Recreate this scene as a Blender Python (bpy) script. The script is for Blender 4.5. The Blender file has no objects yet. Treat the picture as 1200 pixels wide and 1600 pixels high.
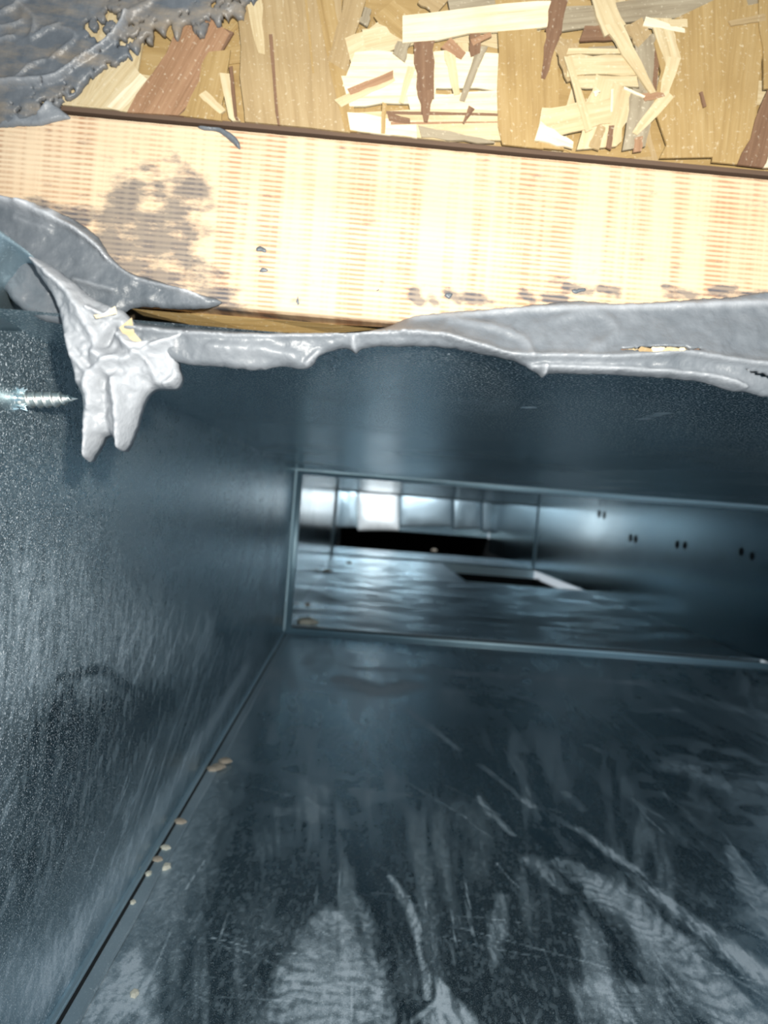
import bpy, bmesh, math, random
import numpy as np
from mathutils import Vector, Matrix
from mathutils.geometry import delaunay_2d_cdt

random.seed(7)
S = bpy.context.scene
COL = S.collection

# ------------------------------------------------------------------ camera
HC = 0.171                      # lens height above the duct floor
FPX = 1200.0                    # focal length in pixels of the 1200 x 1600 frame
fwd = Vector(((566 - 600) / FPX, (800 - 785) / FPX, -1)).normalized()     # duct axis seen from the camera
rgt = Vector((math.cos(math.radians(4.5)), -math.sin(math.radians(4.5)), 0))
rgt = (rgt - fwd * rgt.dot(fwd)).normalized()
upv = rgt.cross(fwd)
W2C = Matrix((rgt, fwd, upv)).transposed()        # columns: world X, Y, Z in camera axes
C2W = W2C.transposed()
EYE = Vector((0, 0, HC))
cd = bpy.data.cameras.new('camera')
cam = bpy.data.objects.new('camera', cd)
COL.objects.link(cam)
cam.matrix_world = Matrix.Translation(EYE) @ C2W.to_4x4()
cd.sensor_fit = 'VERTICAL'
cd.sensor_height = 36.0
cd.lens = 27.0
cd.clip_start = 0.01
cd.dof.use_dof = True
cd.dof.focus_distance = 0.215
cd.dof.aperture_fstop = 20.0
S.camera = cam

# ------------------------------------------------------------------ world, flash, exposure
w = bpy.data.worlds.new('world')
S.world = w
w.use_nodes = True
w.node_tree.nodes['Background'].inputs[0].default_value = (0.66, 0.76, 0.84, 1)
w.node_tree.nodes['Background'].inputs[1].default_value = 0.68

FL = Vector((0.011, 0.004, HC + 0.022))           # the phone's flash, beside the lens
ld = bpy.data.lights.new('phone_flash', 'SPOT')
ld.energy = 4.1
ld.color = (1.0, 0.96, 0.88)
ld.shadow_soft_size = 0.0035
ld.spot_size = math.radians(122)
ld.spot_blend = 1.0
lo = bpy.data.objects.new('phone_flash', ld)
COL.objects.link(lo)
lo.location = FL
lo.rotation_euler = (Vector((0.13, 1.0, 0.04))).to_track_quat('-Z', 'Y').to_euler()

# added fill lamp, brightens the end plates through an opening in the top
rd = bpy.data.lights.new('end_fill_lamp', 'AREA')
rd.shape = 'RECTANGLE'; rd.size = 0.5; rd.size_y = 0.12
rd.energy = 1.45
rd.spread = math.radians(95)
rd.color = (0.95, 0.98, 1.0)
ro = bpy.data.objects.new('end_fill_lamp', rd)
COL.objects.link(ro)
ro.location = (0.09, 2.80, HC + 0.0349 + 0.20)
ro.rotation_euler = (Vector((-0.03, 0.5, -0.27))).to_track_quat('-Z', 'Y').to_euler()

S.view_settings.view_transform = 'Standard'
S.view_settings.look = 'None'
S.view_settings.gamma = 1.0
S.view_settings.use_curve_mapping = False
S.view_settings.exposure = 0.0

# ------------------------------------------------------------------ helpers
def lin(r, g, b):
    f = lambda c: (c / 255 / 12.92) if c / 255 <= 0.04045 else ((c / 255 + 0.055) / 1.055) ** 2.4
    return (f(r) * .55, f(g) * .55, f(b) * .55, 1)

def ray(px, py):
    return C2W @ Vector(((px - 600) / FPX, (800 - py) / FPX, -1))

def at_depth(px, py, Y):
    d = ray(px, py)
    return EYE + d * (Y / d.y)

def on_floor(px, py, z=0.0):
    d = ray(px, py)
    return EYE + d * ((z - HC) / d.z)

def on_left(px, py, x):
    d = ray(px, py)
    return EYE + d * (x / d.x)

def hash2(ix, iy, seed):
    n = (ix.astype(np.int64) * 374761393 + iy.astype(np.int64) * 668265263 + seed * 1442695041) & 0xffffffff
    n = ((n ^ (n >> 13)) * 1274126177) & 0xffffffff
    n = (n ^ (n >> 16)) & 0xffffffff
    return n / 4294967295.0

def vnoise(x, y, seed=0):
    x = np.asarray(x, float); y = np.asarray(y, float)
    ix = np.floor(x); iy = np.floor(y)
    fx = x - ix; fy = y - iy
    fx = fx * fx * (3 - 2 * fx); fy = fy * fy * (3 - 2 * fy)
    a = hash2(ix, iy, seed); b = hash2(ix + 1, iy, seed)
    c = hash2(ix, iy + 1, seed); d = hash2(ix + 1, iy + 1, seed)
    return (a * (1 - fx) + b * fx) * (1 - fy) + (c * (1 - fx) + d * fx) * fy

def fbm(x, y, seed=0, o=4):
    v = 0; a = 0.5; t = 0
    for k in range(o):
        v = v + a * vnoise(x * 2 ** k, y * 2 ** k, seed + k * 17); t += a; a *= 0.5
    return v / t

def sstep(a, b, x):
    t = np.clip((x - a) / (b - a), 0, 1)
    return t * t * (3 - 2 * t)

def seg_dist(px, py, pts):
    """distance to a polyline and the arc length of the nearest point"""
    best = np.full(px.shape, 1e9); arc = np.zeros(px.shape); s = 0.0
    for (x0, y0), (x1, y1) in zip(pts[:-1], pts[1:]):
        dx, dy = x1 - x0, y1 - y0
        L2 = dx * dx + dy * dy + 1e-20
        t = np.clip(((px - x0) * dx + (py - y0) * dy) / L2, 0, 1)
        d = np.hypot(px - x0 - t * dx, py - y0 - t * dy)
        m = d < best
        best = np.where(m, d, best); arc = np.where(m, s + t * math.sqrt(L2), arc)
        s += math.sqrt(L2)
    return best, arc / max(s, 1e-9)

def inside(px, py, poly):
    r = np.zeros(px.shape, bool)
    n = len(poly)
    for i in range(n):
        x0, y0 = poly[i]; x1, y1 = poly[(i + 1) % n]
        if y0 == y1: continue
        c = ((y0 > py) != (y1 > py)) & (px < (x1 - x0) * (py - y0) / (y1 - y0) + x0)
        r ^= c
    return r

def smooth_outline(pts, step, closed=True, jit=0.0, seed=0):
    out = []
    n = len(pts)
    for i in range(n if closed else n - 1):
        p0 = pts[(i - 1) % n] if closed or i > 0 else pts[i]
        p1 = pts[i]; p2 = pts[(i + 1) % n]
        p3 = pts[(i + 2) % n] if closed or i + 2 < n else p2
        L = math.hypot(p2[0] - p1[0], p2[1] - p1[1])
        m = max(1, int(L / step))
        for k in range(m):
            t = k / m
            q = []
            for a in (0, 1):
                q.append(0.5 * (2 * p1[a] + (p2[a] - p0[a]) * t + (2 * p0[a] - 5 * p1[a] + 4 * p2[a] - p3[a]) * t * t
                                + (3 * p1[a] - p0[a] - 3 * p2[a] + p3[a]) * t ** 3))
            out.append(tuple(q))
    if not closed: out.append(tuple(pts[-1]))
    if jit:
        a = np.array(out)
        nx = (fbm(a[:, 0] / 9, a[:, 1] / 9, seed, 3) - .5) * 2 * jit
        ny = (fbm(a[:, 0] / 9 + 91, a[:, 1] / 9 + 37, seed + 5, 3) - .5) * 2 * jit
        out = [(x + p, y + q) for (x, y), p, q in zip(out, nx, ny)]
    return out

def new_obj(name, verts, faces, mat=None, parent=None, smooth=False):
    me = bpy.data.meshes.new(name)
    me.from_pydata([tuple(v) for v in verts], [], faces)
    me.update()
    if smooth:
        me.polygons.foreach_set('use_smooth', [True] * len(me.polygons))
    o = bpy.data.objects.new(name, me)
    COL.objects.link(o)
    if mat: me.materials.append(mat)
    if parent:
        o.parent = parent
        o.matrix_parent_inverse = Matrix.Translation(-parent.location) if parent.type == 'EMPTY' else parent.matrix_world.inverted()
    return o

def empty(name, loc):
    o = bpy.data.objects.new(name, None)
    o.empty_display_size = 0.01
    o.location = loc
    COL.objects.link(o)
    return o

def tag(o, label=None, cat=None, group=None, kind=None):
    if label: o['label'] = label
    if cat: o['category'] = cat
    if group: o['group'] = group
    if kind: o['kind'] = kind
    return o

def box_vf(x0, x1, y0, y1, z0, z1):
    v = [(x0, y0, z0), (x1, y0, z0), (x1, y1, z0), (x0, y1, z0), (x0, y0, z1), (x1, y0, z1), (x1, y1, z1), (x0, y1, z1)]
    f = [(0, 3, 2, 1), (4, 5, 6, 7), (0, 1, 5, 4), (1, 2, 6, 5), (2, 3, 7, 6), (3, 0, 4, 7)]
    return v, f

def boxes(name, lst, mat, parent=None, bevel=0.0):
    V, F = [], []
    for b in lst:
        v, f = box_vf(*b)
        n = len(V)
        V += v; F += [tuple(i + n for i in q) for q in f]
    o = new_obj(name, V, F, mat, parent)
    if bevel:
        m = o.modifiers.new('bevel', 'BEVEL'); m.width = bevel; m.segments = 2; m.limit_method = 'ANGLE'
    return o

def attr(o, name, vals):
    a = o.data.attributes.new(name, 'FLOAT', 'POINT')
    a.data.foreach_set('value', np.asarray(vals, dtype=np.float32))

# ------------------------------------------------------------------ materials
def mat_new(name):
    m = bpy.data.materials.new(name)
    m.use_nodes = True
    nt = m.node_tree
    b = nt.nodes['Principled BSDF']
    return m, nt, b

def N(nt, t, **kw):
    n = nt.nodes.new(t)
    for k, v in kw.items(): setattr(n, k, v)
    return n

def val(nt, sock, v):
    if hasattr(v, 'links'): nt.links.new(v, sock)
    else: sock.default_value = v

def noise(nt, scale, detail=3, rough=.55, vec=None):
    n = N(nt, 'ShaderNodeTexNoise')
    n.inputs['Scale'].default_value = scale; n.inputs['Detail'].default_value = detail
    n.inputs['Roughness'].default_value = rough
    if vec: nt.links.new(vec, n.inputs['Vector'])
    return n.outputs['Fac']

def mapping(nt, sc, kind='Object', rot=(0, 0, 0)):
    t = N(nt, 'ShaderNodeTexCoord'); m = N(nt, 'ShaderNodeMapping')
    m.inputs['Scale'].default_value = sc
    m.inputs['Rotation'].default_value = rot
    nt.links.new(t.outputs[kind], m.inputs['Vector'])
    return m.outputs['Vector']

def ramp(nt, fac, stops):
    r = N(nt, 'ShaderNodeValToRGB')
    el = r.color_ramp.elements
    while len(el) < len(stops): el.new(0.5)
    for e, (p, c) in zip(el, stops):
        e.position = p; e.color = c if len(c) == 4 else (*c, 1)
    nt.links.new(fac, r.inputs['Fac'])
    return r.outputs['Color']

def math_(nt, op, a, b=0.0, c=None, clamp=False):
    n = N(nt, 'ShaderNodeMath', operation=op); n.use_clamp = clamp
    val(nt, n.inputs[0], a); val(nt, n.inputs[1], b)
    if c is not None: val(nt, n.inputs[2], c)
    return n.outputs[0]

def mixc(nt, f, a, b, mode='MIX'):
    n = N(nt, 'ShaderNodeMix', data_type='RGBA', blend_type=mode)
    val(nt, n.inputs['Factor'], f); val(nt, n.inputs['A'], a) if False else None
    val(nt, n.inputs[6], a); val(nt, n.inputs[7], b)
    return n.outputs[2]

def bump(nt, b, h, strength, dist):
    n = N(nt, 'ShaderNodeBump')
    n.inputs['Strength'].default_value = strength; n.inputs['Distance'].default_value = dist
    nt.links.new(h, n.inputs['Height']); nt.links.new(n.outputs['Normal'], b.inputs['Normal'])

GALV = (0.36, 0.49, 0.555, 1)
DUST = (0.56, 0.65, 0.72, 1)

def galv(name, rough=0.24, speck=0.5, dust=None, use_attr=False, dustmul=1.0, grain=2600, mottle=0.0, tone=1.0):
    """zinc coated sheet steel under a film of pale dust"""
    m, nt, b = mat_new(name)
    co = N(nt, 'ShaderNodeTexCoord').outputs['Object']
    big = noise(nt, 9, 4, .6, co)
    fine = noise(nt, grain, 1, .5, co)
    sp = math_(nt, 'MAXIMUM', ramp(nt, fine, [(0.60, (0, 0, 0)), (0.74, (1, 1, 1))]), ramp(nt, noise(nt, grain * .5, 1, .5, co), [(0.66, (0, 0, 0)), (0.78, (1, 1, 1))]))  # white specks put into the colour as metallic sparkle
    if use_attr:
        a = N(nt, 'ShaderNodeAttribute', attribute_name='dust').outputs['Fac']
        s = N(nt, 'ShaderNodeAttribute', attribute_name='speck').outputs['Fac']
    else:
        a = dust if dust is not None else 0.15
        a = math_(nt, 'MULTIPLY', math_(nt, 'MULTIPLY_ADD', big, 1.3, 0.3), a)
        s = speck
    if use_attr: a = math_(nt, 'MULTIPLY', a, math_(nt, 'MULTIPLY_ADD', noise(nt, 1500, 3, .6, co), 1.5, 0.25))
    if mottle:
        mo = noise(nt, 1.0, 5, .62, mapping(nt, (9, 16, 1)))
        a = math_(nt, 'ADD', math_(nt, 'MULTIPLY', a, 0.4), math_(nt, 'MULTIPLY', ramp(nt, mo, [(0.42, (0, 0, 0)), (0.66, (1, 1, 1))]), mottle))
    d = math_(nt, 'ADD', math_(nt, 'MULTIPLY', a, dustmul), math_(nt, 'MULTIPLY', sp, s), clamp=True)
    val(nt, b.inputs['Metallic'], math_(nt, 'SUBTRACT', 1.0, d, clamp=True))
    val(nt, b.inputs['Base Color'], mixc(nt, math_(nt, 'MULTIPLY', sp, s), mixc(nt, d, tuple(min(.9, q * tone) for q in GALV[:3]) + (1,), DUST), (0.85, 0.90, 0.93, 1)))
    val(nt, b.inputs['Roughness'], math_(nt, 'MULTIPLY_ADD', d, 0.45, math_(nt, 'MULTIPLY_ADD', big, 0.10, rough - 0.05), clamp=True))
    bump(nt, b, math_(nt, 'ADD', math_(nt, 'MULTIPLY', fine, 0.25), sp), 0.25, 0.00012)
    return m

M_floor = galv('galvanised_floor', 0.24, use_attr=True)
M_wall = galv('galvanised_wall', 0.22, use_attr=True)
M_ceil = galv('galvanised_ceiling', 0.22, use_attr=True, grain=1700)
M_far = galv('galvanised_far', 0.14, 0.0, 0.05, tone=0.80)
M_farfloor = galv('galvanised_far_floor', 0.24, 0.0, 0.20, mottle=0.55)
M_cleat = galv('cleat_steel', 0.45, 0.0, 0.15, tone=1.65)
M_end = galv('bright_end_steel', 0.30, 0.0, 0.30)

def plain(name, col, rough=0.6, metal=0.0):
    m, nt, b = mat_new(name)
    n = noise(nt, 60, 3, .6, mapping(nt, (1, 1, 1)))
    val(nt, b.inputs['Base Color'], mixc(nt, n, tuple(c * .8 for c in col[:3]) + (1,), tuple(min(1, c * 1.2) for c in col[:3]) + (1,)))
    b.inputs['Roughness'].default_value = rough; b.inputs['Metallic'].default_value = metal
    return m

M_glare = plain('flash_glare_steel', (0.80, 0.84, 0.86), 0.35, 0.35)  # whiter base colour paints the flash glare on one end plate
M_dark = plain('dark_void', (0.012, 0.014, 0.016), 0.9)  # near-black colour stands in for the unlit depth of openings and gaps
M_dimple = plain('dark_dimple', (0.01, 0.013, 0.016), 0.7)
M_rust = plain('rust', (0.42, 0.24, 0.12), 0.8)
M_chip = plain('pale_chip', (0.75, 0.72, 0.60), 0.7)
M_tan = plain('tan_chip', (0.46, 0.39, 0.31), 0.7)

def m_screw():
    m, nt, b = mat_new('zinc_plate')
    b.inputs['Base Color'].default_value = (0.92, 0.93, 0.88, 1)
    b.inputs['Metallic'].default_value = 1.0
    val(nt, b.inputs['Roughness'], math_(nt, 'MULTIPLY_ADD', noise(nt, 900, 2, .5, mapping(nt, (1, 1, 1))), 0.2, 0.25))
    return m
M_screw = m_screw()

def m_mastic(film=False):
    m, nt, b = mat_new('grey_mastic')
    v = mapping(nt, (1, 1, 1))
    n1 = noise(nt, 55, 5, .65, v)
    n2 = noise(nt, 420, 4, .6, v)
    h = N(nt, 'ShaderNodeAttribute', attribute_name='pale').outputs['Fac']
    c = ramp(nt, n1, [(0.30, (0.055, 0.067, 0.080)), (0.52, (0.085, 0.098, 0.113)), (0.72, (0.125, 0.138, 0.153))])
    if film:      # wiped so thin that the board's brown shows
        th = noise(nt, 1.0, 5, .65, mapping(nt, (60, 60, 170), rot=(0, .6, 0)))
        c = mixc(nt, math_(nt, 'MULTIPLY', ramp(nt, th, [(0.44, (0, 0, 0)), (0.66, (1, 1, 1))]), 0.6), mixc(nt, .25, c, (0.03, 0.035, 0.045, 1)), (0.23, 0.18, 0.12, 1))
    c = mixc(nt, h, c, (0.38, 0.40, 0.43, 1))
    val(nt, b.inputs['Base Color'], c)
    b.inputs['Roughness'].default_value = 0.42
    b.inputs['Specular IOR Level'].default_value = 0.35
    bump(nt, b, math_(nt, 'MULTIPLY_ADD', n1, 1.5, math_(nt, 'MULTIPLY', n2, 0.35)), 0.55, 0.0011)
    return m
M_mastic = m_mastic()
M_film = m_mastic(True)

def m_stud():
    m, nt, b = mat_new('sawn_pine')
    t = N(nt, 'ShaderNodeTexCoord').outputs['Object']
    def mp(sc):
        q = N(nt, 'ShaderNodeMapping'); q.inputs['Scale'].default_value = sc
        nt.links.new(t, q.inputs['Vector']); return q.outputs['Vector']
    # growth lines along the board, broken up crosswise by the saw's marks
    wav = N(nt, 'ShaderNodeTexWave', wave_type='BANDS', bands_direction='Z', wave_profile='SIN')
    nt.links.new(mp((6, 1, 285)), wav.inputs['Vector'])
    wav.inputs['Scale'].default_value = 1.0; wav.inputs['Distortion'].default_value = 3.0
    wav.inputs['Detail'].default_value = 3; wav.inputs['Detail Scale'].default_value = 0.8
    lines = math_(nt, 'ADD', math_(nt, 'MULTIPLY', wav.outputs['Fac'], 0.42), math_(nt, 'MULTIPLY', noise(nt, 1.0, 4, .6, mp((150, 1, 900))), 0.62))
    saw = math_(nt, 'ADD', math_(nt, 'MULTIPLY', noise(nt, 1.0, 1, .5, mp((190, 1, 3))), 0.65), math_(nt, 'MULTIPLY', noise(nt, 1.0, 1, .5, mp((700, 1, 30))), 0.35))
    broad = noise(nt, 1.0, 2, .5, mp((8, 1, 60)))
    lm = ramp(nt, lines, [(0.44, (0, 0, 0)), (0.70, (1, 1, 1))])
    sm = ramp(nt, saw, [(0.40, (1, 1, 1)), (0.60, (0, 0, 0))])
    k = math_(nt, 'MULTIPLY', lm, math_(nt, 'MULTIPLY_ADD', sm, 0.75, 0.25))
    base = ramp(nt, broad, [(0.3, lin(232, 196, 158)), (0.7, lin(246, 222, 190))])
    c = mixc(nt, math_(nt, 'MULTIPLY', k, 0.68), base, lin(176, 118, 80))
    c = mixc(nt, math_(nt, 'MULTIPLY', math_(nt, 'SUBTRACT', 1.0, sm), 0.30), c, lin(250, 226, 188))
    # grey mastic wiped thinly over the low left corner
    st = N(nt, 'ShaderNodeAttribute', attribute_name='stain').outputs['Fac']
    gr = noise(nt, 1.0, 4, .7, mp((160, 1, 420)))
    stain = ramp(nt, math_(nt, 'ADD', math_(nt, 'MULTIPLY', st, 1.0), math_(nt, 'MULTIPLY_ADD', gr, 2.4, -1.2)), [(0.25, (0, 0, 0)), (0.85, (1, 1, 1))])
    c = mixc(nt, math_(nt, 'MULTIPLY', math_(nt, 'MULTIPLY', stain, math_(nt, 'MULTIPLY_ADD', k, 0.30, 0.70)), 0.97), c, lin(92, 96, 104))
    val(nt, b.inputs['Base Color'], c)
    b.inputs['Roughness'].default_value = 0.75
    b.inputs['Specular IOR Level'].default_value = 0.2
    bump(nt, b, math_(nt, 'SUBTRACT', math_(nt, 'MULTIPLY', saw, 0.6), k), 0.35, 0.0004)
    return m
M_stud = m_stud()

def m_strand(name, c0, c1, c2):
    m, nt, b = mat_new(name)
    oi = N(nt, 'ShaderNodeObjectInfo').outputs['Random']
    t = N(nt, 'ShaderNodeTexCoord').outputs['Object']
    q = N(nt, 'ShaderNodeMapping'); q.inputs['Scale'].default_value = (45, 900, 300)
    nt.links.new(t, q.inputs['Vector'])
    ad = N(nt, 'ShaderNodeVectorMath', operation='ADD')
    nt.links.new(q.outputs['Vector'], ad.inputs[0])
    cb = N(nt, 'ShaderNodeCombineXYZ')
    nt.links.new(math_(nt, 'MULTIPLY', oi, 57.0), cb.inputs[0]); nt.links.new(math_(nt, 'MULTIPLY', oi, 91.0), cb.inputs[1])
    nt.links.new(cb.outputs[0], ad.inputs[1])
    g = noise(nt, 1.0, 4, .6, ad.outputs[0])
    blot = noise(nt, 90, 3, .6, t)
    c = ramp(nt, g, [(0.20, c0), (0.5, c1), (0.82, c2)])
    c = mixc(nt, math_(nt, 'MULTIPLY', ramp(nt, blot, [(0.45, (0, 0, 0)), (0.8, (1, 1, 1))]), 0.45), c, c0)
    fl = ramp(nt, noise(nt, 1300, 2, .5, t), [(0.62, (0, 0, 0)), (0.74, (1, 1, 1))])
    c = mixc(nt, math_(nt, 'MULTIPLY', fl, 0.35), c, lin(250, 240, 214))
    val(nt, b.inputs['Base Color'], c)
    b.inputs['Roughness'].default_value = 0.55
    b.inputs['Specular IOR Level'].default_value = 0.35
    bump(nt, b, g, 0.5, 0.0004)
    return m
STR = {
    'tan': m_strand('strand_tan', lin(160, 135, 95), lin(180, 155, 113), lin(193, 171, 131)),
    'gold': m_strand('strand_gold', lin(158, 128, 79), lin(180, 151, 99), lin(193, 167, 119)),
    'pale': m_strand('strand_pale', lin(188, 163, 119), lin(217, 198, 157), lin(230, 217, 184)),
    'white': m_strand('strand_white', lin(214, 190, 146), lin(244, 230, 198), lin(252, 244, 222)),
    'brown': m_strand('strand_brown', lin(108, 77, 56), lin(132, 100, 75), lin(152, 119, 92)),
    'rosy': m_strand('strand_rosy', lin(144, 108, 77), lin(171, 132, 100), lin(186, 150, 115)),
    'grey': m_strand('strand_grey', lin(132, 117, 94), lin(165, 152, 127), lin(186, 175, 150)),
}

# ------------------------------------------------------------------ duct dimensions (metres)
XL, XR = -0.0852, 0.558
ZC = HC + 0.0349                # underside of the duct's top sheet
YW = 0.170                      # face of the stud
YC = 0.165                      # front edge of the top sheet
YJ = 0.974                      # first joint
YE = 3.30                       # far end
TH = 0.0008

# ------------------------------------------------------------------ near section: floor, left wall, top sheet (dense, dusty)
def grid(name, us, vs, fn, mat, flip=False):
    U, V = np.meshgrid(us, vs)
    P = fn(U.ravel(), V.ravel())
    nu, nv = len(us), len(vs)
    i = np.arange((nu - 1) * (nv - 1)); r = i // (nu - 1); c = i % (nu - 1)
    a = r * nu + c
    q = np.stack([a, a + 1, a + nu + 1, a + nu], 1)
    if flip: q = q[:, ::-1]
    me = bpy.data.meshes.new(name)
    me.vertices.add(len(P)); me.vertices.foreach_set('co', P.astype(np.float32).ravel())
    me.loops.add(q.size); me.loops.foreach_set('vertex_index', q.astype(np.int32).ravel())
    me.polygons.add(len(q)); me.polygons.foreach_set('loop_start', np.arange(0, q.size, 4, dtype=np.int32))
    me.update(calc_edges=True); me.validate()
    me.polygons.foreach_set('use_smooth', [True] * len(q))
    o = bpy.data.objects.new(name, me); COL.objects.link(o)
    me.materials.append(mat)
    return o, U.ravel(), V.ravel(), P

def strokes(X, Y, lst, proj, seed):
    """dust marks and wiped streaks: each a polyline lying on the sheet"""
    D = np.zeros(X.shape)
    for k, (pts, wid, amt, soft, rip) in enumerate(lst):
        pp = [proj(*p) for p in pts]
        ww = [wid] * len(pp) if np.isscalar(wid) else wid
        # width given in photo pixels, turned to metres across the mark at its own distance
        d, s = seg_dist(X, Y, [(p[0], p[1]) for p in pp])
        dist = np.interp(s, np.linspace(0, 1, len(pp)), [p[2] for p in pp])
        half = np.interp(s, np.linspace(0, 1, len(ww)), ww) * 0.5 * dist / FPX
        near = d < half * 3
        if not near.any(): continue
        e = d / half + (fbm(X * 260, Y * 90, seed + k * 3, 3) - .5) * 0.9
        m = 1 - sstep(1 - soft, 1 + soft * .6, e)
        m *= 1 - sstep(0.97, 1.0, s) * 0.0
        if rip > 0:
            per = rip * dist.mean() / FPX
            al = s * sum(math.hypot(b[0] - a[0], b[1] - a[1]) for a, b in zip(pp[:-1], pp[1:]))
            ph = al / per + d / half * 0.9 + fbm(X * 60, Y * 40, seed + 9, 3) * 2.4
            tri = np.abs((ph % 1.0) - .5) * 2
            m = m * (0.45 + 0.55 * sstep(0.10, 0.6, tri) * sstep(.25, .5, fbm(X * 90, Y * 50, seed + 4, 2)) + .08)
        if rip < 0: D = D + amt * m * (0.75 + 0.5 * fbm(X * 90, Y * 30, seed + 55, 3))
        elif rip > 18: D = D + amt * m * (0.55 + 0.9 * fbm(X * 420, Y * 60, seed + 55, 4))
        else: D = D + amt * m * (0.2 + 0.7 * fbm(X * 240, Y * 22, seed + 55, 4) + 0.9 * sstep(.40, .62, fbm(X * 620, Y * 130, seed + 57, 3)))
    return D

def fproj(px, py):
    p = on_floor(px, py); return p.x, p.y, (p - EYE).length
def wproj(px, py):
    p = on_left(px, py, XL); return p.y, p.z, (p - EYE).length

# --- floor
ys = 0.13 * np.exp(np.linspace(0, math.log(YJ / 0.13), 620))
xs = np.concatenate([np.linspace(XL, 0.30, 520), np.linspace(0.30, XR, 160)[1:]])
def floor_fn(x, y):
    z = 0.0006 * (fbm(x * 5, y * 5, 3, 2) - .5)
    return np.stack([x, y, z], 1)
floor, fx, fy, fP = grid('floor', xs, ys, floor_fn, M_floor)
FS = [
    ([(905, 1295), (1000, 1372), (1060, 1425), (1200, 1530)], [14, 26, 30, 44], .55, .8, 0),
    ([(880, 1350), (960, 1400), (1040, 1470), (1110, 1545), (1180, 1620)], [40, 75, 80, 80, 100], .62, .5, 24),
    ([(820, 1250), (905, 1300)], 14, .18, .8, 0),
    ([(1140, 1325), (1180, 1390), (1230, 1470)], [16, 44, 50], .5, .5, 22),
    ([(830, 1345), (880, 1390)], [34, 26], .33, .8, 0),
    ([(520, 1430), (500, 1500), (505, 1640)], [40, 120, 190], .52, .6, 26),
    ([(555, 1395), (575, 1440), (600, 1540), (620, 1640)], [14, 24, 40, 60], .40, .6, 20),
    ([(610, 1370), (640, 1420), (655, 1468)], [10, 16, 14], .55, .6, 0),
    ([(652, 1475), (665, 1520), (668, 1560)], 10, .45, .7, 12),
    ([(690, 1535), (705, 1570), (720, 1640)], [8, 50, 110], .60, .5, 0),
    ([(640, 1600), (690, 1560), (685, 1530)], 10, .4, .7, 0),
    ([(785, 1400), (778, 1450), (770, 1510)], [18, 26, 10], .30, .9, 0),
    ([(632, 1105), (690, 1150), (718, 1172)], [14, 14, 10], .34, .8, 0),
    ([(750, 1195), (785, 1222), (830, 1262)], 9, .28, .8, 0),
    ([(748, 1245), (770, 1275), (802, 1305)], [9, 15, 10], .40, .8, 0),
    ([(540, 1062), (590, 1082), (640, 1070)], 56, .75, .9, -1),
    ([(560, 1045), (700, 1050), (860, 1060), (1010, 1068)], 30, .40, 1, 0),
    ([(450, 1065), (510, 1075)], 40, .18, 1, 0),
    ([(700, 1080), (760, 1085)], 30, .18, 1, 0),
    ([(1060, 1085), (1200, 1120)], 50, .18, 1, 0),
    ([(1000, 1110), (1060, 1110)], 22, .25, .9, 0),
    ([(1060, 1200), (1130, 1225), (1220, 1230)], 60, .20, 1, 0),
    ([(820, 1090), (850, 1100)], 18, .22, 1, 0),
    ([(920, 1165), (940, 1175)], 12, .25, 1, 0),
    ([(885, 1240), (910, 1265)], 14, .20, 1, 0),
    ([(1000, 1255), (1080, 1320)], 30, .12, 1, 0),
    ([(190, 1520), (205, 1560)], 62, .50, .6, 14),
    ([(210, 1490), (212, 1505)], 24, .40, .6, 0),
    ([(150, 1580), (180, 1620)], 60, .40, .7, 14),
    ([(240, 1600), (225, 1560)], 26, .3, .8, 0),
    ([(960, 1545), (985, 1620)], 60, .34, .9, 9),
    ([(905, 1545), (930, 1620)], 26, .34, .9, 0),
    ([(1050, 1560), (1060, 1620)], 40, .25, .9, 8),
    ([(1170, 1500), (1230, 1560)], 50, .30, .9, 0),
    ([(425, 1160), (428, 1080), (440, 1030)], 18, .22, .9, 0),
    ([(455, 1530), (462, 1540)], 14, .5, .8, 0),
    # faint long scratches
    ([(370, 1480), (480, 1530), (640, 1550)], 3, .18, .6, 0), ([(720, 1450), (960, 1515)], 3, .28, .6, 0),
    ([(580, 1395), (640, 1400)], 3, .3, .6, 0), ([(420, 1545), (600, 1590)], 3, .18, .6, 0),
    ([(1000, 1440), (1200, 1560)], 3, .22, .6, 0), ([(310, 1470), (400, 1490)], 3, .2, .6, 0),
]
# the pale strip beside the corner lap
FS.append(([(135, 1640), (255, 1400), (350, 1180), (418, 1040)], [120, 95, 66, 38], .30, .9, -1))
D = strokes(fx, fy, FS, fproj, 11)
st = fbm(fx * 150, fy * 9, 21, 4)
st2 = fbm(fx * 45, fy * 14, 25, 4)
patch = fbm(fx * 17, fy * 9, 29, 3)
ang = np.arctan2(fx - .02, fy + .02)          # wiped outwards from the mouth by an arm reaching in
rad = np.hypot(fx - .02, fy + .02)
sw = fbm(ang * 26, rad * 7, 33, 5); sw2 = fbm(ang * 90, rad * 12, 35, 4)
D += 0.045 + 0.24 * sstep(.50, .72, sw) * sstep(.30, .62, sw2) + 0.15 * sstep(.5, .8, st) * sstep(.35, .65, st2)
D += 0.20 * sstep(.50, .72, patch) * sstep(.4, .65, fbm(fx * 70, fy * 60, 31, 3))
D += 0.16 * sstep(.55, .75, fbm(fx * 900, fy * 320, 37, 3)) * sstep(.55, .28, fy)
rs = random.Random(12)
SCR = []
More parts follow.
